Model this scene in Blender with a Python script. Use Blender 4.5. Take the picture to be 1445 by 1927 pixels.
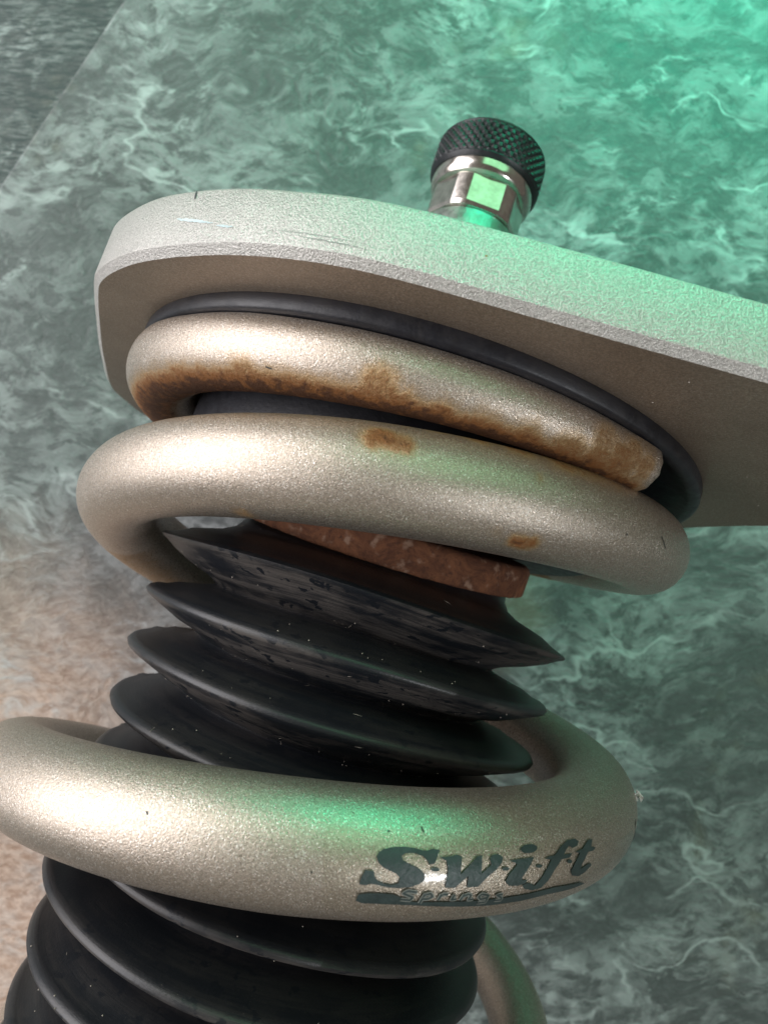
import bpy, bmesh, math, random
import numpy as np
from mathutils import Vector, Matrix, geometry
from mathutils.noise import noise as mnoise, fractal
random.seed(7); rng = np.random.default_rng(7)
sc = bpy.context.scene
for o in list(bpy.data.objects): bpy.data.objects.remove(o)
C = sc.collection
# One Blender unit is one centimetre.
sc.unit_settings.system = 'METRIC'; sc.unit_settings.scale_length = 0.01
HC = 16.6                                   # camera height over the tiles

# ------------------------------------------------------------------ camera
cd = bpy.data.cameras.new('camera'); cam = bpy.data.objects.new('camera', cd); C.objects.link(cam)
cam.location = (0, 0, HC); cd.sensor_fit = 'VERTICAL'; cd.sensor_height = 36; cd.lens = 24.006
cd.clip_start = .1; cd.clip_end = 2000
cd.dof.use_dof = True; cd.dof.focus_distance = 7.6; cd.dof.aperture_fstop = .42
sc.camera = cam
# ------------------------------------------------------------------ world + lamps
w = bpy.data.worlds.new('World'); sc.world = w; w.use_nodes = True
bg = w.node_tree.nodes['Background']; bg.inputs[0].default_value = (.60, .54, .47, 1); bg.inputs[1].default_value = .20
def area(name, loc, target, sx, sy, power, col):
    l = bpy.data.lights.new(name, 'AREA'); l.shape = 'RECTANGLE'; l.size = sx; l.size_y = sy
    l.energy = power; l.color = col
    o = bpy.data.objects.new(name, l); C.objects.link(o); o.location = loc
    o.rotation_euler = (Vector(target) - Vector(loc)).to_track_quat('-Z', 'Y').to_euler(); return o
area('window_light', (-44, 17, 30), (-1, 0, 9), 80, 42, 40000, (1, .965, .985))
area('side_light', (27, -19, 43), (1, -2, 10), 7, 5, 4600, (.93, .96, 1))
area('green_sheet_light', (15, 27, 38), (2, 3, 9), 34, 22, 2700, (.34, 1, .52))
area('green_light', (10.5, 22.5, 12.5), (6, 11, 2), 14, 4, 2600, (0, 1, .52))
gg = area('green_pool_helper', (12, 21, 13), (8.5, 12.8, 0), 6, 4, 470, (0, 1, .62)); gg.data.spread = math.radians(70)  # added lamp, no separate source; only strengthens the green pool on the tile
sc.view_settings.view_transform = 'Standard'; sc.view_settings.look = 'None'
sc.view_settings.exposure = .42; sc.view_settings.gamma = 1
try:
    sc.cycles.max_bounces = 8; sc.cycles.caustics_reflective = False; sc.cycles.caustics_refractive = False
    sc.cycles.sample_clamp_indirect = 6
except Exception: pass

# ------------------------------------------------------------------ helpers
def W(P):                                    # fitted space (x right, y down, z away) -> world
    P = np.asarray(P, float); return np.stack([P[..., 0], -P[..., 1], HC - P[..., 2]], -1)
def WD(v): v = np.asarray(v, float); return np.array([v[0], -v[1], -v[2]])
def prop(o, **k):
    for a, b in k.items(): o[a] = b
    return o
def mesh_obj(name, verts, faces, mat, parent=None, smooth=True, sharp=None, keep=0, **k):
    m = bpy.data.meshes.new(name); m.from_pydata([tuple(v) for v in verts], [], faces); m.update()
    bm = bmesh.new(); bm.from_mesh(m); 
    if not keep: bmesh.ops.recalc_face_normals(bm, faces=bm.faces)
    if sharp:
        for e in bm.edges:
            if len(e.link_faces) == 2 and e.calc_face_angle(0) > math.radians(sharp): e.smooth = False
    bm.to_mesh(m); bm.free()
    for p in m.polygons: p.use_smooth = smooth
    m.materials.append(mat); o = bpy.data.objects.new(name, m); C.objects.link(o)
    if parent: o.parent = parent
    return prop(o, **k)
def frame_of(axis, ref):
    a = np.array(axis) / np.linalg.norm(axis); e = np.array(ref) - a * np.dot(ref, a); e /= np.linalg.norm(e)
    f = np.cross(a, e); return a, e, f
def lathe(name, prof, org, axis, ref, mat, parent=None, seg=128, close=False, warp=None, sharp=35, **k):
    a, e, f = frame_of(axis, ref); V = []; F = []
    for (r, t) in prof:
        for s in range(seg):
            an = 2 * math.pi * s / seg; rr, tt = (r, t) if warp is None else warp(r, t, an)
            V.append(org + a * tt + rr * (math.cos(an) * e + math.sin(an) * f))
    n = len(prof)
    for i in range(n - 1 if not close else n):
        for s in range(seg):
            j = (i + 1) % n; F.append((i * seg + s, i * seg + (s + 1) % seg, j * seg + (s + 1) % seg, j * seg + s))
    if not close:
        F.append(tuple(range(seg))); F.append(tuple((n - 1) * seg + s for s in range(seg))[::-1])
    return mesh_obj(name, V, F, mat, parent, True, sharp, **k)

# ------------------------------------------------------------------ material helpers
class M:
    def __init__(s, name):
        s.m = bpy.data.materials.new(name); s.m.use_nodes = True; s.t = s.m.node_tree; s.N = s.t.nodes
        s.p = s.N['Principled BSDF']; s.tc = s.N.new('ShaderNodeTexCoord')
    def L(s, a, b): s.t.links.new(a, b); return s
    def node(s, ty, **k):
        n = s.N.new(ty)
        for a, b in k.items(): setattr(n, a, b)
        return n
    def setin(s, n, key, v):
        if isinstance(v, bpy.types.NodeSocket): s.L(v, n.inputs[key])
        else: n.inputs[key].default_value = v
    def noise(s, scale, detail=3, rough=.5, dist=0, vec=None, w=None, color=False, lac=2.0):
        n = s.node('ShaderNodeTexNoise'); n.inputs['Scale'].default_value = scale; n.inputs['Detail'].default_value = detail
        n.inputs['Roughness'].default_value = rough; n.inputs['Distortion'].default_value = dist; n.inputs['Lacunarity'].default_value = lac
        s.L(vec or s.tc.outputs['Object'], n.inputs['Vector']); return n.outputs['Color' if color else 'Fac']
    def vor(s, scale, vec=None, feature='F1', out='Distance', rnd=1):
        n = s.node('ShaderNodeTexVoronoi', feature=feature); n.inputs['Scale'].default_value = scale; n.inputs['Randomness'].default_value = rnd
        s.L(vec or s.tc.outputs['Object'], n.inputs['Vector']); return n.outputs[out]
    def math(s, op, a, b=0, c=None, clamp=False):
        n = s.node('ShaderNodeMath', operation=op, use_clamp=clamp); s.setin(n, 0, a); s.setin(n, 1, b)
        if c is not None: s.setin(n, 2, c)
        return n.outputs[0]
    def rng(s, v, a, b, c=0, d=1, smooth=True):
        n = s.node('ShaderNodeMapRange', interpolation_type='SMOOTHSTEP' if smooth else 'LINEAR'); s.setin(n, 0, v)
        for i, x in enumerate((a, b, c, d)): s.setin(n, i + 1, x)
        return n.outputs[0]
    def mix(s, f, a, b, mode='MIX'):
        n = s.node('ShaderNodeMix', data_type='RGBA', blend_type=mode); s.setin(n, 0, f)
        for i, x in ((6, a), (7, b)):
            if isinstance(x, bpy.types.NodeSocket): s.L(x, n.inputs[i])
            else: n.inputs[i].default_value = (*x, 1)
        return n.outputs[2]
    def bump(s, h, strength, dist, prev=None):
        n = s.node('ShaderNodeBump'); n.inputs['Strength'].default_value = strength; n.inputs['Distance'].default_value = dist
        s.L(h, n.inputs['Height'])
        if prev: s.L(prev, n.inputs['Normal'])
        return n.outputs[0]
    def mapping(s, scale=(1, 1, 1), rot=(0, 0, 0), vec=None, loc=(0, 0, 0)):
        n = s.node('ShaderNodeMapping'); n.inputs['Scale'].default_value = scale; n.inputs['Rotation'].default_value = rot; n.inputs['Location'].default_value = loc
        s.L(vec or s.tc.outputs['Object'], n.inputs['Vector']); return n.outputs[0]
    def set(s, **k):
        names = dict(base='Base Color', metal='Metallic', rough='Roughness', spec='Specular IOR Level', normal='Normal', coat='Coat Weight', coatr='Coat Roughness', aniso='Anisotropic')
        for a, v in k.items():
            i = s.p.inputs[names[a]]
            if isinstance(v, bpy.types.NodeSocket): s.L(v, i)
            else: i.default_value = (*v, 1) if a == 'base' else v
        return s

# ---- satin metallic paint, used on spring and plate
def paint_mat(name, base, rust=False, grain=34, gstr=.35, rough=.36, metal=.85, dirt=.0, flake=.0):
    m = M(name)
    fine = m.noise(grain, 3, .62); flk = m.vor(95, out='Color'); cell = m.vor(95)
    sep = m.node('ShaderNodeSeparateColor'); m.L(flk, sep.inputs[0])
    b = m.mix(m.rng(m.noise(.55, 4), .35, .7), base, tuple(x * .9 for x in base))
    b = m.mix(m.rng(fine, .40, .60, 0, 1), tuple(x * .70 for x in base), b)
    fl = m.rng(sep.outputs[0], .80, 1.0)
    b = m.mix(m.math('MULTIPLY', fl, flake), b, (.98, .95, .9))
    h = m.math('ADD', fine, m.math('MULTIPLY', sep.outputs[1], .28))
    nrm = m.bump(h, gstr, .014 if rust else .022)
    r = m.rng(sep.outputs[2], 0, 1, rough - .06, rough + .08)
    met = metal
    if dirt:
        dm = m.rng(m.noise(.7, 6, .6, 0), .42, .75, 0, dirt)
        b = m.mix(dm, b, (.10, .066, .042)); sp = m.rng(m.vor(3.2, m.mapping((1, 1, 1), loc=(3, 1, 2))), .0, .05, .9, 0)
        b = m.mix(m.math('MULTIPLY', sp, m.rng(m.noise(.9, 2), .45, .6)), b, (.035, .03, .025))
    if rust:
        at = m.node('ShaderNodeAttribute', attribute_name='rust'); rv = at.outputs['Fac']
        n1 = m.noise(5.5, 8, .76, .1); n2 = m.noise(18, 5, .75)
        t = m.math('ADD', rv, m.math('MULTIPLY', m.math('SUBTRACT', n1, .5), .85))
        stain = m.rng(t, .02, .72); core = m.rng(m.math('ADD', t, m.math('MULTIPLY', m.math('SUBTRACT', n2, .5), .8)), .46, .98)
        dark = m.rng(m.math('ADD', t, m.math('MULTIPLY', m.math('SUBTRACT', m.noise(9, 4), .5), 1.1)), .86, 1.2)
        b = m.mix(m.math('MULTIPLY', stain, .78), b, (.40, .235, .075)); b = m.mix(m.math('MULTIPLY', core, .9), b, (.225, .078, .012))
        b = m.mix(m.math('MULTIPLY', dark, .8), b, (.045, .016, .008))  # darkest rust; also carries the painted contact shade of the end coil
        met = m.rng(m.math('MAXIMUM', m.math('MULTIPLY', stain, .5), core), 0, 1, metal, .08)
        r2 = m.node('ShaderNodeMath', operation='MULTIPLY_ADD'); m.L(core, r2.inputs[0]); r2.inputs[1].default_value = .35; m.L(r, r2.inputs[2]); r = r2.outputs[0]
        hb = m.math('MULTIPLY', m.noise(22, 5, .7), core); nrm = m.bump(hb, .7, .04, nrm)
    m.set(base=b, metal=met, rough=r, normal=nrm); return m.m
spring_paint = paint_mat('spring_paint', (.60, .515, .43), rust=True, grain=52, gstr=.50, rough=.33, metal=.82, flake=.7)
plate_paint = paint_mat('plate_paint', (.66, .645, .61), grain=46, gstr=.75, rough=.36, metal=.6, flake=.2)
plate_under_shaded = paint_mat('plate_under_shaded_paint', (.37, .295, .225), grain=40, gstr=.22, rough=.42, metal=.6, dirt=.3, flake=.15)  # same coat as the plate, underside shade put into a darker, browner colour

def simple(name, base, rough, metal=0, spec=.5, grain=None, gs=.3, gd=.02, dirt=None, dmix=.5, dscale=2.2, drough=.7):
    m = M(name); b = None
    r = m.rng(m.noise(6, 5, .7), .3, .7, rough * .82, min(1, rough * 1.25))
    bc = m.mix(m.rng(m.noise(3, 6, .7), .35, .65), tuple(x * .82 for x in base), tuple(min(1, x * 1.15) for x in base))
    if dirt:
        dm = m.rng(m.noise(dscale, 7, .72, .8), .44, .66, 0, dmix); bc = m.mix(dm, bc, dirt)
        q = m.node('ShaderNodeMix'); q.data_type = 'FLOAT'; m.L(dm, q.inputs[0]); m.L(r, q.inputs[2]); q.inputs[3].default_value = drough; r = q.outputs[0]
    m.set(base=bc, rough=r, metal=metal, spec=spec)
    if grain: m.set(normal=m.bump(m.noise(grain, 4, .6), gs, gd))
    return m
seat_plastic = simple('seat_plastic', (.012, .013, .018), .40, grain=34, gs=.3, gd=.01, dirt=(.05, .047, .045), dmix=.3).m
hub_plastic = simple('hub_plastic', (.020, .021, .028), .5, grain=20, gs=.3).m
steel = simple('nickel_steel', (.62, .585, .54), .17, 1, grain=30, gs=.05, gd=.004).m
dull_steel = simple('dull_zinc', (.36, .37, .35), .42, .9, grain=14, gs=.35, gd=.02, dirt=(.20, .18, .14), dmix=.5).m
chrome = simple('chrome', (.8, .8, .8), .08, 1).m
knob_black = simple('black_anodised', (.013, .015, .018), .38, .1, grain=26, gs=.3, gd=.01).m
print_ink = simple('grey_print', (.035, .055, .055), .42, 0, grain=24, gs=.35, gd=.02).m
chip_mat = simple('flaked_paint', (.85, .83, .8), .5).m
# rust on the washer
m = M('rusty_steel'); n1 = m.noise(2.6, 8, .75, .9); n2 = m.noise(11, 6, .7)
b = m.mix(m.rng(n1, .35, .65), (.10, .036, .018), (.25, .10, .045)); b = m.mix(m.rng(n2, .5, .72), b, (.09, .035, .02)); b = m.mix(m.rng(m.noise(5, 5), .56, .7), b, (.36, .22, .15))
m.set(base=b, rough=.82, metal=.1, normal=m.bump(m.math('ADD', n1, n2), .5, .03)); rusty = m.m
# boot rubber: blue black, with dust film in streaks round the boot and wet looking dark spots
m = M('boot_rubber'); uv = m.tc.outputs['UV']
st = m.noise(1.0, 7, .72, .2, m.mapping((24, 90, 1), vec=uv)); bl = m.math('ADD', m.math('MULTIPLY', m.noise(1.0, 6, .70, .1, m.mapping((9, 9, 1), vec=uv)), .6), m.math('MULTIPLY', m.noise(1.1, 5, .6, 0), .4))
at = m.node('ShaderNodeAttribute', attribute_name='face_dust')
dust = m.math('MULTIPLY', m.rng(bl, .42, .58), m.rng(st, .33, .60, .35, 1)); dust = m.math('MULTIPLY', dust, m.rng(at.outputs['Fac'], 0, 1, .25, 1, False))
spots = m.rng(m.noise(5.5, 3, .5, 0), .60, .63); dust = m.math('MULTIPLY', dust, m.math('SUBTRACT', 1, spots))
base = m.mix(m.math('MULTIPLY', dust, .62), (.0105, .0125, .0165), (.115, .098, .085))
spk = m.rng(m.vor(20, m.mapping((1, 1, 1))), .035, .075, 1, 0); sel = m.rng(m.noise(3.1, 3), .48, .60); spk = m.math('MULTIPLY', spk, sel)
base = m.mix(m.math('MULTIPLY', spk, .4), base, (.42, .36, .30))
fw = m.vor(15, m.mapping((1, 3.2, 1.4), (0, 0, .7), loc=(7, 3, 1))); base = m.mix(m.rng(fw, .02, .05, .55, 0), base, (.35, .30, .26))
rg = m.rng(dust, 0, 1, .38, .68)
m.set(base=base, rough=rg, spec=.55, normal=m.bump(m.math('ADD', m.noise(30, 4, .6), m.math('MULTIPLY', st, .8)), .15, .03)); rubber = m.m
# clear sticker film
m = M('clear_film'); t = m.t; g = m.node('ShaderNodeBsdfGlossy'); g.inputs['Roughness'].default_value = .13; tr = m.node('ShaderNodeBsdfTransparent'); tr.inputs[0].default_value = (.955, .95, .93, 1)
mx = m.node('ShaderNodeMixShader'); fr = m.node('ShaderNodeFresnel'); fr.inputs[0].default_value = 1.5; nb = m.bump(m.noise(9, 3, .6), .25, .02); m.L(nb, g.inputs['Normal']); ge = m.node('ShaderNodeNewGeometry'); m.L(m.math('MULTIPLY', fr.outputs[0], m.math('SUBTRACT', 1, ge.outputs['Backfacing'])), mx.inputs[0]); m.L(tr.outputs[0], mx.inputs[1]); m.L(g.outputs[0], mx.inputs[2])
m.L(mx.outputs[0], m.N['Material Output'].inputs['Surface']); film = m.m
# ---- marble
def marble(name, off, dark=1.0, streak=False):
    m = M(name); v = m.mapping(loc=off)
    def warp(vec, scale, det, amt):
        n = m.noise(scale, det, .62, 0, vec, color=True); c_ = m.node('ShaderNodeVectorMath', operation='MULTIPLY_ADD'); m.L(n, c_.inputs[0])
        c_.inputs[1].default_value = (amt, amt, 0); m.L(vec, c_.inputs[2]); return c_.outputs[0]
    def ridged(scale, det, rough, vec, off=.9, gain=2.2):
        n = m.node('ShaderNodeTexNoise', noise_type='RIDGED_MULTIFRACTAL'); n.normalize = True
        for k_, x_ in (('Scale', scale), ('Detail', det), ('Roughness', rough), ('Lacunarity', 2.1), ('Offset', off), ('Gain', gain)): n.inputs[k_].default_value = x_
        m.L(vec, n.inputs['Vector']); return n.outputs['Fac']
    w1 = warp(v, .2, 3, 2.4); wv = w2 = warp(w1, 1.6, 6, .22)
    sk = m.mapping((.8, 1.3, 1), (0, 0, math.radians(-32)), w2)
    cl = m.noise(.28, 5, .6, 0, sk); cl2 = m.noise(.62, 10, .72, 0, sk); fine = m.noise(4.5, 10, .72, 0, sk); mot = m.noise(2.4, 6, .66, 0, m.mapping(loc=(6, 6, 0), vec=sk)); grit = m.noise(20, 6, .8, 0, v)
    g1 = m.rng(m.noise(.26, 5, .65, 0, m.mapping(loc=(9, 4, 0), vec=sk)), .46, .60)
    rd = ridged(.40, 10, .66, sk); rd2 = ridged(1.3, 9, .62, m.mapping(loc=(5, 3, 0), vec=sk))
    b = m.mix(m.rng(cl, .34, .66), tuple(x * dark for x in (.118, .136, .136)), tuple(x * dark for x in (.158, .180, .180)))
    b = m.mix(m.rng(cl2, .46, .74, 0, .6), b, tuple(x * dark for x in (.235, .262, .265)))
    b = m.mix(m.rng(cl2, .26, .46, .32, 0), b, tuple(x * dark for x in (.050, .065, .065)))
    b = m.mix(m.rng(mot, .48, .72, 0, .35), b, tuple(x * dark for x in (.25, .28, .28)))
    b = m.mix(m.rng(fine, .50, .66, 0, .42), b, tuple(x * dark for x in (.31, .34, .34)))
    b = m.mix(m.rng(fine, .34, .48, .42, 0), b, tuple(x * dark for x in (.048, .063, .063)))
    b = m.mix(m.rng(grit, .38, .62, .22, 0), b, tuple(x * dark for x in (.05, .065, .063)))
    def vein(scale, width, off, det=3.0):
        n = m.noise(scale, det, .55, 0, m.mapping(loc=off, vec=sk)); return m.rng(m.math('ABSOLUTE', m.math('SUBTRACT', n, .5)), 0, width, 1, 0)
    g3 = m.rng(m.noise(.45, 4, .6, 0, m.mapping(loc=(-5, 14, 0), vec=sk)), .50, .64); va_ = m.math('MULTIPLY', vein(.26, .020, (0, 0, 0), 4), m.math('MULTIPLY', g1, m.rng(fine, .30, .50))); vb_ = m.math('MULTIPLY', vein(.42, .034, (3, 8, 0), 5), m.math('MULTIPLY', g3, m.rng(fine, .40, .56)))
    v1 = m.math('MULTIPLY', m.rng(rd, .66, .90), m.math('MULTIPLY', g1, m.rng(mot, .40, .58))); v2 = m.math('MULTIPLY', m.rng(rd2, .70, .93), m.rng(cl2, .46, .58)); v3 = m.math('MULTIPLY', m.rng(cl2, .58, .72), m.rng(fine, .46, .6))
    # fawn zone: window light at lower left, painted into the stone colour
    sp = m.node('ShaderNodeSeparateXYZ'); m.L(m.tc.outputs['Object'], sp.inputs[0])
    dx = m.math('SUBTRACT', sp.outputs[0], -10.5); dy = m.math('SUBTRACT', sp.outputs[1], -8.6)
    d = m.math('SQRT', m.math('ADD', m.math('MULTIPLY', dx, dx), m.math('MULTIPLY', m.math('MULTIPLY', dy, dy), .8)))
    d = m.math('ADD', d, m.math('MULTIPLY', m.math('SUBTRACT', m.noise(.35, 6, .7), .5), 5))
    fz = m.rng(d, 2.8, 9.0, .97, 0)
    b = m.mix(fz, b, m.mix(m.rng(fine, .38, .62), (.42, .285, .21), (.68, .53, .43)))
    # ochre cloud
    b = m.mix(m.rng(m.noise(.22, 5, .6, 0, m.mapping(loc=(4, 2, 1))), .60, .72, 0, .35), b, (.33, .30, .2))
    vc = tuple(x * dark for x in (.80, .86, .87))
    b = m.mix(m.math('MULTIPLY', v3, .12), b, vc); b = m.mix(m.math('MULTIPLY', v1, .34), b, vc); b = m.mix(m.math('MULTIPLY', va_, .7), b, vc); b = m.mix(m.math('MULTIPLY', vb_, .5), b, vc); b = m.mix(m.math('MULTIPLY', v2, .20), b, vc)
    pit = m.rng(m.vor(.42, m.mapping(loc=(2, 5, 0), vec=v)), .012, .035, 1, 0); b = m.mix(m.math('MULTIPLY', pit, .7), b, (.05, .06, .05))
    if streak:
        ss = m.noise(1.0, 7, .72, .3, m.mapping((2.2, 11, 1), (0, 0, math.radians(38)), vec=v)); b = m.mix(m.rng(ss, .38, .62), b, (.035, .055, .055)); fine = ss
    hgt = m.math('ADD', m.math('MULTIPLY', cl2, .8), m.math('MULTIPLY', fine, .45))
    nrm = m.bump(hgt, .6, .14); nrm = m.bump(pit, -.5, .05, nrm)
    m.set(base=b, rough=m.rng(fine, .3, .7, .34, .52), spec=.38, normal=nrm); return m.m
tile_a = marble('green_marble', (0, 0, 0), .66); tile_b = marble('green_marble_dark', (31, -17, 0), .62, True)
grout = simple('grout', (.16, .17, .15), .9, grain=20, gs=.6).m

# ------------------------------------------------------------------ floor: tiles with a joint
# joint line runs through the upper left of the view
p0 = np.array([(0 - 722.5) / 1285 * HC, -(350 - 963.5) / 1285 * HC]); p1 = np.array([(232 - 722.5) / 1285 * HC, -(0 - 963.5) / 1285 * HC])
dv = (p1 - p0) / np.linalg.norm(p1 - p0); nv = np.array([dv[1], -dv[0]])      # nv points right, onto the main tile
bed = 80
bpts = [p0 + dv * a + nv * b_ for a, b_ in ((-bed, -bed), (bed, -bed), (bed, bed), (-bed, bed))]
floor = mesh_obj('floor', [(x, y, -1.0) for x, y in bpts] + [(x, y, -.22) for x, y in bpts], [(3, 2, 1, 0), (4, 5, 6, 7), (0, 1, 5, 4), (1, 2, 6, 5), (2, 3, 7, 6), (3, 0, 4, 7)], grout, None, False, kind='structure')
def tile(a0, a1, b0, b1, z, mat):
    bm = bmesh.new(); vs = []
    for zz, ins in ((-.2, 0), (z - .06, 0), (z - .018, .02), (z, .07)):
        for a, b_ in ((a0 + ins, b0 + ins), (a1 - ins, b0 + ins), (a1 - ins, b1 - ins), (a0 + ins, b1 - ins)):
            q = p0 + dv * a + nv * b_; vs.append((q[0], q[1], zz))
    F = [(12, 13, 14, 15)]
    for r in range(3):
        for s in range(4): F.append((r * 4 + s, r * 4 + (s + 1) % 4, r * 4 + 4 + (s + 1) % 4, r * 4 + 4 + s))
    return mesh_obj('tile', vs, F, mat, floor, False)
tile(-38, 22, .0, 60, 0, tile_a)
t = tile(-38, 22, -60, -.005, -.16, tile_b); t['label'] = 'darker green marble tile beyond the joint'
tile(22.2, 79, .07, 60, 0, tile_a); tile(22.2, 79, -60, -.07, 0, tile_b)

# ------------------------------------------------------------------ the coilover
HELIX = [[4.1537, 0.0624, 9.7311, 0.3104], [3.8752, -0.1148, 9.1007, 0.3163], [3.4924, -0.3079, 8.5365, 0.3222], [3.0188, -0.5125, 8.055, 0.3282], [2.4703, -0.7241, 7.6696, 0.3341], [1.8644, -0.9372, 7.3903, 0.3545], [1.2186, -1.144, 7.2239, 0.375], [0.5518, -1.3391, 7.1746, 0.3954], [-0.1164, -1.5178, 7.2431, 0.4158], [-0.7666, -1.6762, 7.4269, 0.4362], [-1.3797, -1.8126, 7.7208, 0.4566], [-1.9384, -1.9212, 8.1165, 0.477], [-2.4268, -1.9948, 8.6026, 0.4974], [-2.8306, -2.0271, 9.1647, 0.5178], [-3.1368, -2.0154, 9.7854, 0.5206], [-3.3354, -1.9631, 10.4457, 0.5233], [-3.4207, -1.8723, 11.125, 0.526], [-3.3871, -1.7449, 11.8015, 0.5287], [-3.2344, -1.5845, 12.4521, 0.5314], [-2.9712, -1.3967, 13.055, 0.5342], [-2.6083, -1.1882, 13.5919, 0.5369], [-2.1594, -0.9661, 14.0477, 0.5396], [-1.6399, -0.7375, 14.4108, 0.5423], [-1.0669, -0.5081, 14.6738, 0.5451], [-0.4572, -0.2829, 14.8327, 0.5478], [0.1738, -0.0672, 14.8858, 0.5505], [0.81, 0.1341, 14.8268, 0.5532], [1.4318, 0.3154, 14.651, 0.5559], [2.0191, 0.4728, 14.3639, 0.5587], [2.5533, 0.602, 13.9741, 0.5597], [3.017, 0.6996, 13.4933, 0.5606], [3.3952, 0.7631, 12.9363, 0.5616], [3.6758, 0.7927, 12.3205, 0.5626], [3.8497, 0.789, 11.6648, 0.5636], [3.9113, 0.7528, 10.9894, 0.5646], [3.8581, 0.6864, 10.3151, 0.5656], [3.6917, 0.5926, 9.6625, 0.5666], [3.4173, 0.4766, 9.0515, 0.5676], [3.0429, 0.3446, 8.4999, 0.5686], [2.5796, 0.2037, 8.0236, 0.5696], [2.041, 0.0608, 7.6358, 0.5706], [1.4428, -0.0786, 7.3481, 0.5716], [0.8026, -0.2084, 7.1677, 0.5726], [0.1386, -0.3224, 7.0987, 0.5735], [-0.5306, -0.4145, 7.1427, 0.5726], [-1.1858, -0.4803, 7.2987, 0.5717], [-1.8081, -0.5155, 7.562, 0.5707], [-2.3799, -0.5146, 7.9239, 0.5698], [-2.8855, -0.4732, 8.3728, 0.5688], [-3.3106, -0.3881, 8.8946, 0.5679], [-3.6434, -0.258, 9.4726, 0.5669], [-3.8748, -0.0862, 10.0892, 0.566], [-3.9987, 0.1228, 10.7256, 0.565], [-4.0123, 0.3635, 11.3629, 0.5641], [-3.9168, 0.6328, 11.9819, 0.5631], [-3.7149, 0.9242, 12.564, 0.5622], [-3.4128, 1.2295, 13.0914, 0.5612], [-3.0206, 1.5436, 13.5476, 0.5603], [-2.5514, 1.8607, 13.9183, 0.5593], [-2.0206, 2.1738, 14.1923, 0.5584], [-1.4452, 2.4774, 14.3608, 0.5574], [-0.844, 2.7658, 14.4185, 0.5565], [-0.2358, 3.0345, 14.3674, 0.5589], [0.3634, 3.2791, 14.212, 0.5613], [0.9375, 3.4956, 13.9544, 0.5637], [1.4701, 3.6809, 13.5989, 0.5661], [1.9451, 3.8319, 13.1527, 0.5685], [2.3471, 3.946, 12.6262, 0.571], [2.662, 4.021, 12.0324, 0.5734], [2.877, 4.0565, 11.3869, 0.5758], [2.9818, 4.0532, 10.7079, 0.5782], [2.9677, 4.0166, 10.0163, 0.5806], [2.8302, 3.9531, 9.3349, 0.583], [2.5713, 3.8666, 8.6864, 0.5855], [2.1974, 3.7616, 8.0926, 0.5879], [1.7186, 3.6437, 7.5738, 0.5903], [1.1478, 3.52, 7.1481, 0.5927], [0.5004, 3.3979, 6.8327, 0.5951], [-0.2038, 3.2848, 6.6424, 0.5975], [-0.9415, 3.189, 6.5878, 0.5999], [-1.6871, 3.1175, 6.6687, 0.5948], [-2.4177, 3.0757, 6.8783, 0.5897], [-3.1116, 3.0688, 7.2112, 0.5847], [-3.7483, 3.1009, 7.6586, 0.5796], [-4.3084, 3.1751, 8.2079, 0.5745], [-4.7749, 3.2936, 8.8435, 0.5694], [-5.1347, 3.457, 9.5461, 0.5643], [-5.3791, 3.6644, 10.2947, 0.5592], [-5.5029, 3.914, 11.0681, 0.5541], [-5.5033, 4.2001, 11.8444, 0.549], [-5.3796, 4.5166, 12.6016, 0.5439], [-5.1356, 4.8588, 13.3182, 0.5388], [-4.7788, 5.2213, 13.9738, 0.5337], [-4.3204, 5.5977, 14.5497, 0.5286], [-3.7751, 5.981, 15.0301, 0.5235], [-3.1599, 6.3646, 15.4014, 0.5184], [-2.494, 6.7419, 15.6534, 0.5133], [-1.7986, 7.1062, 15.7793, 0.5082], [-1.0956, 7.4505, 15.7772, 0.5031], [-0.4071, 7.7689, 15.6486, 0.5031], [0.2445, 8.0566, 15.3984, 0.5031], [0.8379, 8.3099, 15.0358, 0.5031], [1.353, 8.526, 14.5734, 0.5031], [1.7729, 8.7026, 14.0283, 0.5031], [2.085, 8.8386, 13.4205, 0.5031], [2.2803, 8.9342, 12.7717, 0.5031], [2.3539, 8.9908, 12.1037, 0.5031], [2.3032, 9.0117, 11.4387, 0.5031], [2.1291, 9.0012, 10.7986, 0.5031], [1.8364, 8.9642, 10.2047, 0.5031]]
SCEN, SN, SU, SE1, SE2 = [0.483, -1.1794, 11.186], [-0.2906, 0.9431, -0.1616], [-0.2667, 0.9507, -0.1584], [0.9628, 0.2701, -0.0], [0.0428, -0.1525, -0.9874]
BVV, BBB = [-0.2981, 0.9444, -0.1387], [-0.0105, 0.3, 10.4999]
WT, WTX, WR, KA = .285, 0.0, 2.33, 66
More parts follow.
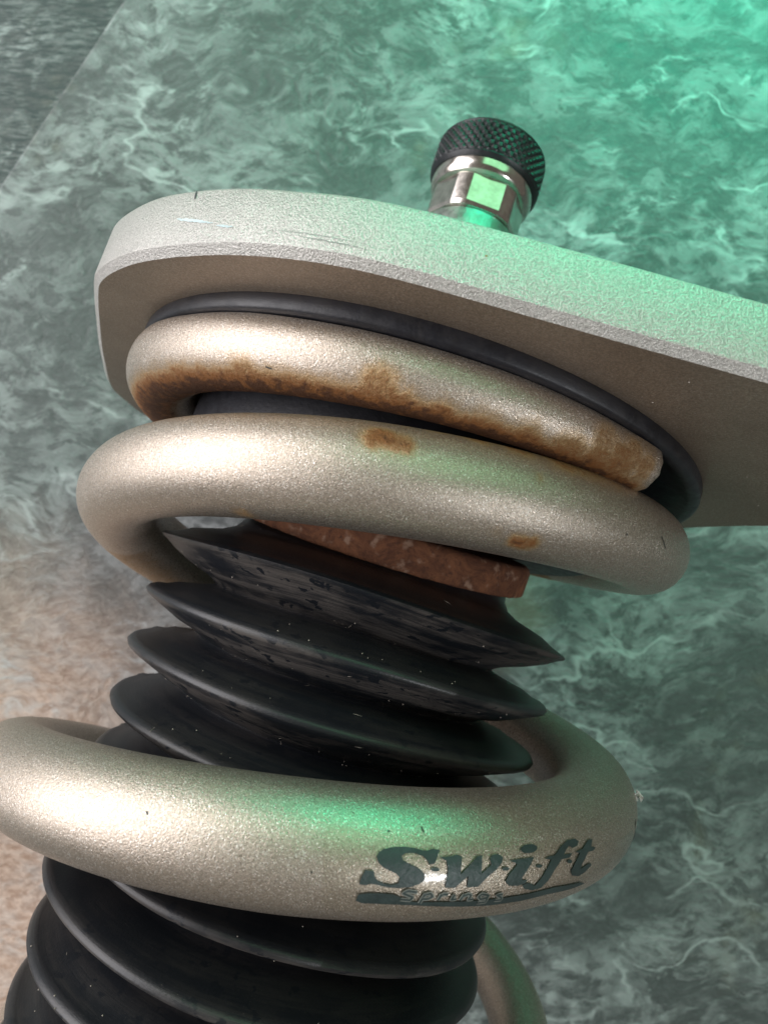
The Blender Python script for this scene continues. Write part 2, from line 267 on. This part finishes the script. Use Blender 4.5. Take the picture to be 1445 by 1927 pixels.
DEC = {"S":[[801.38,-7.8],[801.22,-1.5],[800.9,3.8],[799.99,3.5],[799.84,-0.7],[799.49,-4.0],[798.77,-5.8],[797.84,-6.4],[797.24,-4.8],[797.17,-0.8],[797.59,2.5],[799.08,6.9],[799.62,10.4],[799.84,14.4],[799.64,18.1],[799.09,20.9],[798.04,22.9],[796.74,23.7],[795.66,23.0],[794.8,21.6],[794.19,21.8],[793.69,23.1],[792.8,22.6],[793.07,17.9],[793.43,11.6],[794.04,10.9],[794.3,14.2],[794.8,17.4],[795.78,19.2],[796.73,18.7],[797.15,16.5],[796.99,13.3],[796.21,10.6],[795.1,7.3],[794.5,3.5],[794.41,-1.2],[794.88,-4.7],[795.83,-7.6],[797.21,-9.0],[798.37,-8.9],[799.54,-7.3],[800.23,-6.7],[800.7,-8.3]],"w":[[792.89,17.1],[792.06,17.2],[790.67,19.1],[790.15,17.4],[790.29,3.3],[788.21,18.0],[787.59,18.8],[787.67,3.8],[786.4,11.2],[786.6,15.5],[786.29,18.6],[785.49,19.5],[784.84,17.0],[784.89,12.9],[785.61,7.6],[786.74,1.4],[787.94,-7.4],[789.29,-7.5],[789.3,2.2],[789.83,-1.2],[790.74,-7.7],[791.95,-7.7],[791.81,7.1],[792.05,14.2]],"i":[[783.89,13.7],[782.64,14.5],[780.22,15.3],[780.69,9.7],[781.88,-0.9],[781.9,-4.0],[781.09,-3.5],[781.22,-6.9],[782.45,-8.8],[783.73,-7.8],[784.3,-4.2],[783.97,2.0],[782.81,10.1],[783.22,11.9]],"f":[[778.42,12.8],[777.68,14.6],[776.73,14.7],[775.4,21.7],[773.97,26.0],[772.41,26.2],[771.77,23.2],[772.23,19.7],[773.3,18.6],[773.92,21.0],[774.6,17.7],[775.04,14.1],[773.39,14.1],[773.94,10.7],[775.51,10.4],[776.69,2.1],[777.53,-7.4],[778.5,-13.9],[779.84,-15.1],[781.23,-12.4],[781.65,-8.7],[781.05,-7.0],[780.34,-7.9],[779.65,-10.6],[778.98,-5.5],[778.04,4.7],[777.33,11.4]],"t":[[772.81,14.5],[771.16,16.0],[769.68,22.5],[768.56,22.8],[769.14,16.0],[768.04,14.4],[768.68,11.9],[769.88,12.1],[771.28,1.9],[771.39,-2.2],[770.09,0.1],[769.36,1.1],[768.89,-1.6],[770.25,-7.4],[771.57,-9.7],[773.1,-6.9],[773.52,-2.3],[772.93,3.6],[771.83,12.7]],"d1":[[792.8,7.3],[792.84,6.6],[792.98,6.0],[793.19,5.7],[793.42,5.7],[793.63,5.9],[793.78,6.4],[793.84,7.1],[793.79,7.8],[793.65,8.3],[793.45,8.7],[793.22,8.7],[793.01,8.5],[792.86,7.9]],"d2":[[783.91,7.2],[783.96,6.5],[784.09,5.9],[784.3,5.5],[784.52,5.5],[784.73,5.7],[784.88,6.2],[784.93,6.9],[784.89,7.7],[784.75,8.3],[784.55,8.6],[784.32,8.7],[784.11,8.4],[783.97,7.9]],"d3":[[778.85,7.1],[778.9,6.4],[779.04,5.9],[779.25,5.6],[779.48,5.6],[779.69,5.9],[779.84,6.5],[779.9,7.1],[779.85,7.8],[779.71,8.3],[779.5,8.6],[779.27,8.6],[779.06,8.2],[778.91,7.7]],"d4":[[773.41,6.9],[773.46,6.2],[773.6,5.6],[773.8,5.4],[774.03,5.5],[774.24,5.9],[774.39,6.6],[774.44,7.4],[774.4,8.1],[774.26,8.7],[774.06,8.9],[773.83,8.8],[773.62,8.4],[773.47,7.7]],"di":[[779.53,22.6],[779.71,20.9],[780.11,19.6],[780.66,18.8],[781.25,18.8],[781.75,19.4],[782.08,20.7],[782.18,22.2],[782.01,23.9],[781.62,25.3],[781.07,26.1],[780.48,26.2],[779.96,25.5],[779.62,24.2]],"sw":[[801.46,-22.9],[801.29,-16.8],[800.31,-14.9],[798.72,-14.3],[797.55,-14.8],[796.92,-16.6],[796.23,-20.2],[794.99,-21.5],[792.52,-21.3],[789.64,-21.2],[787.18,-20.9],[783.99,-19.9],[780.18,-18.3],[775.92,-15.8],[770.41,-18.2],[768.86,-22.1],[771.81,-23.8],[776.95,-23.1],[780.71,-26.1],[785.38,-27.7],[788.28,-27.3],[791.02,-26.6],[793.62,-25.6],[795.38,-24.9],[798.47,-24.8],[800.78,-25.1]],"strokes":[[[795.04,-12.0],[796.09,-11.1],[796.57,-13.2],[795.99,-15.0],[795.42,-16.5],[795.67,-19.6],[796.71,-19.0]],[[794.09,-13.0],[794.49,-22.6]],[[794.23,-14.2],[793.5,-12.9],[793.18,-15.4],[793.7,-18.0],[794.25,-18.0]],[[792.2,-13.3],[792.45,-19.2]],[[792.32,-15.3],[791.94,-13.3],[791.4,-13.7]],[[790.59,-13.7],[790.87,-18.9],[790.27,-18.1]],[[789.42,-13.5],[789.75,-19.6]],[[789.61,-16.0],[788.95,-13.6],[788.55,-14.6],[788.74,-19.4],[788.11,-18.7]],[[786.3,-15.4],[787.18,-14.2],[787.52,-16.6],[787.11,-19.5],[786.39,-18.0],[786.22,-15.0],[786.37,-22.8],[787.43,-23.3]],[[784.26,-15.6],[785.07,-16.0],[784.3,-19.3],[784.28,-21.7],[785.12,-21.6]]],"film":[[805.65,35.2],[800.43,34.6],[795.01,33.9],[789.15,32.7],[780.12,28.5],[770.19,21.4],[760.02,12.3],[753.31,11.6],[751.0,-12.0],[756.56,-17.3],[765.77,-15.5],[771.0,-18.0],[778.93,-28.0],[786.25,-38.8],[793.07,-40.3],[799.26,-40.2],[804.79,-35.8],[805.33,3.2]],"side":[[749.55,13.8],[748.59,-5.1],[751.0,-12.0],[753.0,-18.0]],"rust":[[151.74,-83.0,45,1],[133.79,-67.4,42,1],[126.43,-71.8,40,0.9],[118.64,-61.2,45,1],[167.92,-98.7,40,0.9],[113.73,-75.9,30,0.8],[108.21,-74.1,30,0.75],[103.15,-74.0,32,0.85],[97.51,-43.9,48,1],[93.66,-64.5,40,1],[88.14,-71.0,45,1],[82.43,-75.9,50,1],[75.89,-71.7,50,1],[68.85,-67.1,55,1],[63.71,-54.2,50,1],[59.65,-34.0,55,1],[64.27,-11.0,42,0.8],[58.77,-7.5,40,0.9],[54.82,-21.2,40,0.9],[453.44,32.0,38,0.95],[450.44,29.6,35,0.8],[432.11,-50.8,24,1],[430.17,-48.2,22,0.95],[431.38,20.8,18,0.5],[436.21,-43.9,20,0.3],[472.46,-79.2,30,0.6]],"chip":[[741.0,27.0]],"nicks":[[[406.22,1.9],[405.2,-2.8],[404.05,-8.8]],[[415.47,-9.4],[415.1,-11.2]],[[825.15,21.7],[824.83,19.5]],[[798.71,35.7],[798.47,34.9]],[[794.79,40.8],[794.54,36.3]],[[114.43,-43.0],[113.39,-44.9]],[[806.45,-2.0],[806.28,-2.7]]]}
U_ = WD(SU); N_ = WD(SN); SC = W(SCEN); E1 = WD(SE1); E2 = WD(SE2)
EX = E1 - N_ * (E1 @ N_); EX /= np.linalg.norm(EX); EY = np.cross(N_, EX); EY *= np.sign(EY[2]); UP = -N_
root = bpy.data.objects.new('coilover', None); C.objects.link(root); root.empty_display_size = 1
prop(root, label='silver coilover strut with rust spotted coil spring and black boot on green marble tiles', category='coilover')
PA = root

# spring ----------------------------------------------------------
HX = np.array(HELIX); HX[:, :3] = W(HX[:, :3])
step = HX[109 - 0] - HX[109 - 36]
ext = [HX[-36 + i] + np.array([*step[:3], 0]) for i in range(1, 26)]
HX = np.concatenate([HX, np.array(ext)]); HX[-25:, 3] = np.linspace(HX[-26, 3], .53, 25); HX[85:, 3] = np.maximum(HX[85:, 3], .5)
def cen(th):
    x = (np.atleast_1d(np.asarray(th, float)) - 20) / 10.; i = np.clip(np.floor(x).astype(int), 0, len(HX) - 2); t = (x - i)[:, None]
    g = lambda k: HX[np.clip(k, 0, len(HX) - 1)]
    a, b, c, d = g(i - 1), g(i), g(i + 1), g(i + 2)
    return .5 * (2 * b + (c - a) * t + (2 * a - 5 * b + 4 * c - d) * t * t + (3 * b - a - 3 * c + d) * t ** 3)
def surf(th, ph, off=0.):
    th = np.atleast_1d(np.asarray(th, float)); P = cen(th); T = cen(th + .5)[:, :3] - cen(th - .5)[:, :3]; T /= np.linalg.norm(T, axis=1)[:, None]
    a = np.radians(th); r = np.outer(np.cos(a), E1) + np.outer(np.sin(a), E2); r -= T * (r * T).sum(1)[:, None]; r /= np.linalg.norm(r, axis=1)[:, None]
    b = np.cross(T, r); ph = np.radians(np.atleast_1d(ph)); n = np.cos(ph)[:, None] * r + np.sin(ph)[:, None] * b
    return P[:, :3] + n * (P[:, 3:] + off), n
T0 = 51.5; NPH = 56; ths = np.concatenate([np.arange(T0, 400, 1.0), np.arange(400, 1348, 1.5)])
TH, PH = np.meshgrid(ths, np.arange(NPH) * 360 / NPH, indexing='ij')
P, NN = surf(TH.ravel(), PH.ravel()); 
# end coil is ground flat where it meets the seat
hd = (P - SC) @ UP; cap_h = -.225; over = np.maximum(hd - cap_h, 0); sel = TH.ravel() < 330; P[sel] -= np.outer(over[sel], UP)
# slight hammered lumps
lump = np.array([mnoise(Vector(p * .9)) for p in P]); P += NN * (lump * .004)[:, None]
nt = len(ths); Fc = []
for i in range(nt - 1):
    for j in range(NPH): Fc.append((i * NPH + j, i * NPH + (j + 1) % NPH, (i + 1) * NPH + (j + 1) % NPH, (i + 1) * NPH + j))
V = list(map(tuple, P))
# ragged broken end face
c0 = cen(T0)[0, :3]; tdir = (cen(T0) - cen(T0 + 1))[0, :3]; tdir /= np.linalg.norm(tdir)
ring_prev = list(range(NPH)); 
for k_, (sc_, dd) in enumerate(((.965, .02), (.6, .035), (.25, .035))):
    base_i = len(V)
    for j in range(NPH):
        q = c0 + (P[j] - c0) * sc_ + tdir * (dd + .035 * mnoise(Vector((j * .35, k_ * 2.1, 3))))
        V.append(tuple(q))
    for j in range(NPH): Fc.append((ring_prev[j], ring_prev[(j + 1) % NPH], base_i + (j + 1) % NPH, base_i + j))
    ring_prev = list(range(base_i, base_i + NPH))
Fc.append(tuple(ring_prev)); Fc.append(tuple((nt - 1) * NPH + j for j in range(NPH)))
spring = mesh_obj('coil_spring', V, Fc, spring_paint, PA, True, 32)
Vn = np.array(V); rust = np.zeros(len(V))
for th_, ph_, rp, s_ in DEC['rust']:
    q, _ = surf(th_, ph_); r = rp * (.0058 if th_ < 330 else .0052); s_ *= .78 if th_ < 330 else 1; d2 = ((Vn - q) ** 2).sum(1); rust = np.maximum(rust, s_ * np.exp(-np.maximum(np.sqrt(d2) - r * .35, 0) ** 2 / (r * .62) ** 2))
# the rest of the end coil's underside and the places that rub
thv = np.concatenate([TH.ravel(), np.full(len(V) - len(TH.ravel()), T0)])
dn = np.zeros(len(V)); dn[:len(NN)] = NN @ N_
rust = np.maximum(rust, np.clip((dn - .50) / .5, 0, 1) * .95 * (thv < 190)); rust = np.maximum(rust, np.clip((dn - .5) / .5, 0, 1) * .75 * ((thv < 330)))
rust = np.maximum(rust, np.clip((-dn - .55) / .4, 0, 1) * .42 * ((thv > 330) & (thv < 560)))
rust = np.maximum(rust, np.clip((66 - thv) / 10, 0, 1) * .38); 
rust = np.maximum(rust, np.clip((dn - .3) / .5, 0, 1) * .5 * ((thv > 540) & (thv < 640)) )
rust[len(NN):] = .22; rust[thv < 53.5] *= .45
rust = np.where(thv < 200, np.maximum(rust, rust + np.clip((dn - .72) / .3, 0, 1) * .28), rust)  # contact shade along the end coil's lower edge, painted on top of the rust
a_ = spring.data.attributes.new('rust', 'FLOAT', 'POINT'); a_.data.foreach_set('value', rust.astype(np.float32))

# print and sticker on the front of the third coil
def patch(name, poly, off, mat, dens=1.1, parent=spring, **k):
    pts = [Vector((p[0] * .95, p[1] * .105 * 1.0)) for p in poly]
    # densify outline
    out = []
    for i in range(len(pts)):
        a, b = pts[i], pts[(i + 1) % len(pts)]; n = max(1, int((b - a).length / (dens * .6)))
        out += [a.lerp(b, j / n) for j in range(n)]
    x0, x1 = min(p.x for p in out), max(p.x for p in out); y0, y1 = min(p.y for p in out), max(p.y for p in out)
    ed = [(i, (i + 1) % len(out)) for i in range(len(out))]; gp = []
    x = x0 + dens * .5
    while x < x1:
        y = y0 + dens * .3
        while y < y1: gp.append(Vector((x + .01, y))); y += dens
        x += dens
    vs, es, fs, *_ = geometry.delaunay_2d_cdt(out + gp, ed, [], 1, 1e-4)
    th = np.array([v.x / .95 for v in vs]); ph = np.array([v.y / .105 for v in vs])
    Pp, nn_ = surf(th, ph, off); fs = [tuple(f) for f in fs]; f0 = fs[0]; flip = np.cross(Pp[f0[1]] - Pp[f0[0]], Pp[f0[2]] - Pp[f0[0]]) @ nn_[f0[0]] < 0; fs = [f[::-1] for f in fs] if flip else fs
    k['keep'] = 1
    return mesh_obj(name, Pp, [tuple(f) for f in fs], mat, parent, True, **k)
patch('clear_sticker', DEC['film'], .010, film, 1.2)
for k_ in ('S', 'd1', 'w', 'd2', 'i', 'di', 'd3', 'f', 'd4', 't'): patch('printed_letter' if len(k_) == 1 and k_ != 'd' else 'printed_dot', DEC[k_], .0135, print_ink, .5)
patch('printed_underline', DEC['sw'], .0135, print_ink, .6)
nick0 = simple('dark_chip', (.05, .05, .045), .7).m
light_ink = simple('pale_print', (.26, .27, .25), .45, .3).m
def stroke(pts, wd, off, mat, name):
    V = []; F = []
    P_, n_ = surf([p[0] for p in pts], [p[1] for p in pts], off)
    Q = []; 
    for i in range(len(P_) - 1):
        for s in range(4): Q.append((P_[i] * (1 - s / 4) + P_[i + 1] * s / 4, n_[i]))
    Q.append((P_[-1], n_[-1]))
    for i, (q, n) in enumerate(Q):
        a = Q[max(0, i - 1)][0]; b = Q[min(len(Q) - 1, i + 1)][0]; t = b - a; t /= np.linalg.norm(t) + 1e-9; s = np.cross(n, t); s /= np.linalg.norm(s)
        V += [q + s * wd, q - s * wd]
    F = [(2 * i, 2 * i + 1, 2 * i + 3, 2 * i + 2) for i in range(len(Q) - 1)]; return V, F
for wd_, off_, mt_, nm_ in ((.020, .0155, light_ink, 'printed_script_outline'), (.009, .0175, print_ink, 'printed_script')):
    VV = []; FF = []
    for s_ in DEC['strokes']:
        v, f = stroke(s_, wd_, off_, mt_, ''); FF += [tuple(a + len(VV) for a in q) for q in f]; VV += v
    mesh_obj(nm_, VV, FF, mt_, spring, False)
v, f = stroke(DEC['side'], .05, .006, print_ink, ''); mesh_obj('printed_mark', v, f, print_ink, spring, False)
for d_ in DEC['nicks']:
    v, f = stroke(d_, .008, .004, nick0, ''); mesh_obj('nick', v, f, nick0, spring, False)
# flake of lifted paint at the right of that coil
q, nq = surf(*DEC['chip'][0]); q = q[0]; nq = nq[0]; cv = []; cf = []
for k_ in range(9):
    o_ = np.array([random.uniform(-1, 1) for _ in range(3)]) * .045 + nq * .03
    s_ = random.uniform(.04, .08); b0 = len(cv)
    for _ in range(4): cv.append(q + o_ + np.array([random.uniform(-1, 1) for _ in range(3)]) * s_)
    cf += [(b0, b0 + 1, b0 + 2), (b0, b0 + 2, b0 + 3), (b0, b0 + 3, b0 + 1), (b0 + 1, b0 + 3, b0 + 2)]
mesh_obj('paint_chip', cv, cf, chip_mat, spring, False)

# top plate ------------------------------------------------------
PO = [(-6.2, -3.9), (-6.26, -3.09), (-6.05, -2.2), (-5.78, -1.34), (-5.45, -.3), (-5.07, .78), (-4.78, 1.6), (-4.47, 2.42), (-4.3, 2.75), (-4.04, 3.1), (-3.65, 3.52), (-3.22, 3.88), (-2.7, 4.24), (-2.2, 4.53), (-1.63, 4.77), (-1.1, 4.92), (-.6, 4.99), (-.1, 5.02), (.7, 5.05), (1.9, 5.1), (2.82, 5.15), (4, 5.2), (6.6, 5.24), (7.2, 5.1), (7.4, 4.7), (7.2, 4.1), (6.1, 2.5), (5.31, 1.17), (4.78, -.23), (4.1, -2.3), (2.8, -4.2), (0.6, -4.8), (-3, -5.0), (-5.5, -4.9), (-6.0, -4.75), (-6.15, -4.4)]
PO = np.array(PO); n0 = len(PO); dense = []
for i in range(n0):       # Catmull-Rom resample
    a, b, c, d = PO[i - 1], PO[i], PO[(i + 1) % n0], PO[(i + 2) % n0]
    for s_ in range(4):
        t_ = s_ / 4; dense.append(.5 * (2 * b + (c - a) * t_ + (2 * a - 5 * b + 4 * c - d) * t_ ** 2 + (3 * b - a - 3 * c + d) * t_ ** 3))
D_ = np.array(dense); nd = len(D_)
for _ in range(2): D_ = (np.roll(D_, 1, 0) + 2 * D_ + np.roll(D_, -1, 0)) / 4
tg = np.roll(D_, -1, 0) - np.roll(D_, 1, 0); tg /= np.linalg.norm(tg, axis=1)[:, None]; on = np.stack([-tg[:, 1], tg[:, 0]], 1)
cen_ = D_.mean(0)
if ((D_ - cen_) * on).sum() < 0: on = -on
HT = np.interp(D_[:, 0], [-6.5, -5.1, -4.8, -4.4, -3.4, -2.8, -1.8, 0, 1.5, 2.8, 7], [.5, .52, .66, .78, .78, .75, .69, .71, .72, .71, .71])
HT[D_[:, 1] < 0] = .55
def pl(h, out): return [SC + UP * (h[i] if hasattr(h, '__len__') else h) + EX * (D_[i, 0] + on[i, 0] * out) + EY * (D_[i, 1] + on[i, 1] * out) for i in range(nd)]
rings = [pl(0, 0), pl(.085, .085), pl(.12, .092), pl(HT - .05, .092), pl(HT - .02, .075), pl(HT, .03)]
V = [v for r in rings for v in r]; F = []
for r in range(1, len(rings) - 1):
    for i in range(nd): F.append((r * nd + i, r * nd + (i + 1) % nd, (r + 1) * nd + (i + 1) % nd, (r + 1) * nd + i))
for i in range(nd): F.append((i, (i + 1) % nd, nd + (i + 1) % nd, nd + i))
F.append(tuple((len(rings) - 1) * nd + i for i in range(nd)))
plate = mesh_obj('top_plate', V, F, plate_paint, PA, True, 30)
Vu = pl(.0, 0); mesh_obj('plate_underside', [v for v in Vu] + [v for v in pl(.02, -.05)], [tuple(range(nd))] + [tuple(range(nd, 2 * nd))] + [(i, (i + 1) % nd, nd + (i + 1) % nd, nd + i) for i in range(nd)], plate_under_shaded, plate, True, 20)
# pale transfer streak and nick on the plate edge
def side_strip(x0, x1, h0, h1, wd, mat, name, off=.097, wob=.01):
    ii = [i for i in range(nd) if D_[i, 0] < 4 and D_[i, 1] > 2]; ii.sort(key=lambda i: D_[i, 0]); Vs = []; xs = D_[ii, 0]
    for k_ in range(25):
        x = x0 + (x1 - x0) * k_ / 24; yy = np.interp(x, xs, D_[ii, 1]); ox = np.interp(x, xs, on[ii, 0]); oy = np.interp(x, xs, on[ii, 1]); h = h0 + (h1 - h0) * k_ / 24 + wob * mnoise(Vector((k_ * .5, h0 * 9, 0)))
        w_ = wd * (.25 + .75 * math.sin(math.pi * k_ / 24)) * (1 + .7 * mnoise(Vector((k_ * .8, 3, h0))))
        for sg in (-1, 1): Vs.append(SC + UP * (h + sg * w_) + EX * (x + ox * off) + EY * (yy + oy * off))
    mesh_obj(name, Vs, [(2 * k_, 2 * k_ + 1, 2 * k_ + 3, 2 * k_ + 2) for k_ in range(24)], mat, plate, False)
scuff_m = simple('pale_blue_scuff', (.56, .66, .70), .6).m; nick_m = simple('dark_nick', (.04, .05, .05), .7).m; line_m = simple('rub_line', (.22, .23, .22), .6).m
side_strip(-3.05, -2.55, .40, .30, .018, scuff_m, 'scuff_mark'); side_strip(-2.5, -2.3, .27, .25, .014, scuff_m, 'scuff_mark')
side_strip(-2.93, -2.9, .70, .64, .05, nick_m, 'nick'); side_strip(-1.6, -.9, .19, .165, .004, line_m, 'rub_mark'); side_strip(-1.9, -.95, .23, .215, .003, line_m, 'rub_mark'); side_strip(.1, .13, .4, .4, .01, simple('rust_dot', (.3, .14, .03), .8).m, 'rust_dot')
lv = []; lf = []
for _ in range(230):
    x, y = rng.uniform(-6, 7.2), rng.uniform(-4, 5)
    if math.hypot(x, y) < 4.45 or rng.random() > .25 + .75 * (x > 2): continue
    if not (abs(x) < 7 and y < 4.9): continue
    q = SC + EX * x + EY * y - UP * .004; a = EX * math.cos(x * 9) + EY * math.sin(x * 9); b_ = np.cross(a, UP); L_, w_ = (rng.uniform(.006, .014),) * 2 if rng.random() < .7 else (rng.uniform(.03, .08), .0025)
    k0 = len(lv); lv += [q - a * L_ - b_ * w_, q + a * L_ - b_ * w_, q + a * L_ + b_ * w_, q - a * L_ + b_ * w_, q - UP * w_]; lf += [(k0, k0 + 1, k0 + 4), (k0 + 1, k0 + 2, k0 + 4), (k0 + 2, k0 + 3, k0 + 4), (k0 + 3, k0, k0 + 4)]
from mathutils.geometry import intersect_point_tri_2d
def inside(x, y):
    c = False
    for i in range(nd):
        a, b = D_[i - 1], D_[i]
        if (a[1] > y) != (b[1] > y) and x < (b[0] - a[0]) * (y - a[1]) / (b[1] - a[1]) + a[0]: c = not c
    return c
keepf = []
for f in lf:
    q = lv[f[2]] - SC
    if inside(q @ EX, q @ EY): keepf.append(f)
mesh_obj('dust_specks', lv, keepf, simple('grit', (.52, .47, .41), .8).m, plate, False, kind='stuff')
# seat ring and hub ----------------------------------------------
lathe('spring_seat', [(3.2, .0), (4.37, .0), (4.38, .03), (4.38, .16), (4.36, .185), (4.31, .215), (4.21, .21), (4.15, .17), (3.4, .15), (3.2, .15)], SC - N_ * 0, N_, EX, seat_plastic, PA, 200, close=True, sharp=50)
lathe('seat_hub', [(2.2, .0), (3.36, .0), (3.37, .9), (3.33, 1.25), (3.22, 1.32), (2.3, 1.32), (2.2, 1.2)], SC, N_, EX, hub_plastic, PA, 128, close=True)
# adjuster on top ------------------------------------------------
adj = bpy.data.objects.new('adjuster', None); C.objects.link(adj); adj.parent = PA; adj.location = SC + UP * .7
def lad(name, prof, mat, seg=96, **k):
    wp = k.pop('warp', None) or (lambda r, t, an: (r, t))
    k['warp'] = lambda r, t, an: (wp(r, t, an)[0], 1.07 * wp(r, t, an)[1] - .03)
    o = lathe(name, prof, SC - EX * .13, UP, EX, mat, None, seg, **k); o.parent = adj; o.matrix_parent_inverse = Matrix.Translation(-Vector(SC + UP * .7)); return o
lad('threaded_base', [(.2, .45), (1.0, .45), (1.0, .8), (.74, .85), (.79, .95), (.79, 3.5), (.76, 3.56), (.5, 3.56)], dull_steel, close=False)
# hex nut: six flats
a0 = math.radians(KA); hx = []
def hexr(an, ap=.755, mx=.805):
    d = (an - a0) % (math.pi / 3) - math.pi / 6; return min(ap / math.cos(d), mx)
def hexw(r, t, an): return (hexr(an) * r, t)
lad('hex_nut', [(.5, 3.58), (.90, 3.58), (.97, 3.61), (1, 3.67), (1, 4.12), (.97, 4.16), (.8, 4.16)], steel, 288, warp=hexw, sharp=12)
lad('collar', [(.5, 4.12), (.78, 4.13), (.83, 4.15), (.875, 4.20), (.89, 4.26), (.89, 4.36), (.86, 4.40), (.6, 4.40)], steel, 128)
# diamond knurled cap
SEG = 420; rows = 56; prof = [(.5, 4.36), (.90, 4.36), (.935, 4.39), (.955, 4.42)] + [(.965, 4.44 + .51 * i / rows) for i in range(rows + 1)] + [(.95, 4.975), (.925, 5.01), (.88, 5.03), (.5, 5.03)]
def kn(r, t, an):
    if r != .965: return r, t
    nn = 42; u_ = an / (2 * math.pi) * nn; v_ = (t - 4.44) / .143
    tri = lambda x: abs((x % 1) - .5) * 2
    e_ = min(1, min(t - 4.44, 4.95 - t) / .03)
    return r + (-.050 * max(0, 1 - 1.0 * (tri(u_ + v_) + tri(u_ - v_)) / 1.2)) * e_ + (-.02) * (1 - e_), t
lad('knurled_cap', prof, knob_black, SEG, warp=kn, sharp=28)

# dust boot ------------------------------------------------------
KB = 1.03; BV = WD(BVV); BB = W(np.array(BBB) * KB); b_a, b_e, b_f = frame_of(BV, E1)
RID = [(1.03, 3.06), (1.80, 3.01), (2.52, 3.01), (3.27, 2.99), (4.03, 2.97), (4.78, 2.99), (5.46, 3.06), (6.25, 2.95), (7.1, 2.92), (7.9, 2.92), (8.7, 2.9)]
prof = [(1.2, .25), (1.95, .27), (2.02, .34), (2.04, .50), (2.12, .62), (2.3, .72), (2.7, .845)]
for i, (t_, r_) in enumerate(RID):
    tk = .055 if i < 1 else .085
    prof += [(r_ - .22, t_ - .105), (r_ - .10, t_ - tk), (r_ - .035, t_ - tk * .62), (r_, t_), (r_ - .02, t_ + tk * .5), (r_ - .08, t_ + tk * .95)]
    if i + 1 < len(RID):
        tv = t_ + .60 * (RID[i + 1][0] - t_) + .0; vr = 2.13
        prof += [(r_ - .25, t_ + .16), (r_ - .5, t_ + .275), (vr + .14, tv - .085), (vr + .04, tv - .03), (vr, tv), (vr + .02, tv + .02), (vr + .22, tv + .075), (vr + .5, RID[i + 1][0] - .175)]
def bw(r, t, an):
    r, t = r, t
    # moulding seam: a narrow raised line with a nick at each lip, and slight sag of the rubber
    d = (an - math.radians(188) + math.pi) % (2 * math.pi) - math.pi; s = math.exp(-(d / .012) ** 2)
    w_ = .014 * math.sin(2 * an + t * 1.3) + .010 * math.sin(5 * an + t * 2.1)
    return r + .03 * s * (r > 2.6) + w_ * .6, t + w_ * (r / 3) - .018 * s
prof = [(a * KB, b * KB) for a, b in prof]
boot = lathe('dust_boot', prof, BB, BV, E1, rubber, PA, 300, warp=bw, sharp=60)
me = boot.data; uvl = me.uv_layers.new(name='UVMap'); co = np.empty(len(me.vertices) * 3); me.vertices.foreach_get('co', co); co = co.reshape(-1, 3) - BB
tt = co @ b_a; an = np.arctan2(co @ b_f, co @ b_e); rr = np.sqrt((co @ b_e) ** 2 + (co @ b_f) ** 2)
li = np.empty(len(me.loops), int); me.loops.foreach_get('vertex_index', li); aa = an[li] / (2 * np.pi) + .5
uvs = np.stack([aa * .8, (tt[li] * .35 + rr[li] * .5)], 1); uvl.data.foreach_set('uv', uvs.ravel())
nrm = np.empty(len(me.vertices) * 3); me.vertices.foreach_get('normal', nrm); nrm = nrm.reshape(-1, 3)
fd = me.attributes.new('face_dust', 'FLOAT', 'POINT'); fd.data.foreach_set('value', np.clip(.35 + .9 * (nrm @ b_a), 0, 1).astype(np.float32))
# lint and grit lying on the boot: many small bits, one mesh
bv_ = np.array([v.co for v in me.vertices]); face = (nrm[:, 2] > .1) & (rr > 2.15) & (rr < 3.05) & (tt > .6) & (tt < 7.5)
idx = np.nonzero(face)[0]; lv = []; lf = []
for _ in range(300):
    i = int(rng.choice(idx)); n_ = nrm[i]; q = bv_[i] + n_ * .004; a = np.cross(n_, rng.normal(size=3)); a /= np.linalg.norm(a); b_ = np.cross(n_, a)
    L_, w_ = (rng.uniform(.004, .009),) * 2 if rng.random() < .8 else (rng.uniform(.02, .06), .0022)
    k0 = len(lv); lv += [q - a * L_ - b_ * w_, q + a * L_ - b_ * w_, q + a * L_ + b_ * w_, q - a * L_ + b_ * w_, q + n_ * w_ * 1.5]
    lf += [(k0, k0 + 1, k0 + 4), (k0 + 1, k0 + 2, k0 + 4), (k0 + 2, k0 + 3, k0 + 4), (k0 + 3, k0, k0 + 4)]
lint_m = simple('pale_dust', (.42, .37, .32), .8).m
mesh_obj('dust_specks', lv, lf, lint_m, boot, False, kind='stuff')

# rod and rusty washer
lathe('piston_rod', [(.62, -1.6), (.62, .6)], BB, BV, E1, chrome, PA, 64)
WO = BB + BV * WT; WA = BV - E2 * .171; WA /= np.linalg.norm(WA)
def ww(r, t, an):
    e_ = .005 * mnoise(Vector((math.cos(an) * 14, math.sin(an) * 14, t * 6))); return r + e_ * 2, t + e_
lathe('rusty_washer', [(.7, 0), (WR - .02, .0), (WR, -.015), (WR + .008, -.05), (WR + .012, -.34), (WR - .01, -.41), (WR - .07, -.45), (.7, -.45)], WO, WA, E1, rusty, PA, 256, close=True, warp=ww, sharp=60)
# dark damper top behind the washer
lathe('bump_stop', [(1.2, -1.9), (1.5, -1.8), (1.6, -1.2), (1.5, -.6), (1.2, -.46)], BB, BV, E1, hub_plastic, PA, 96)
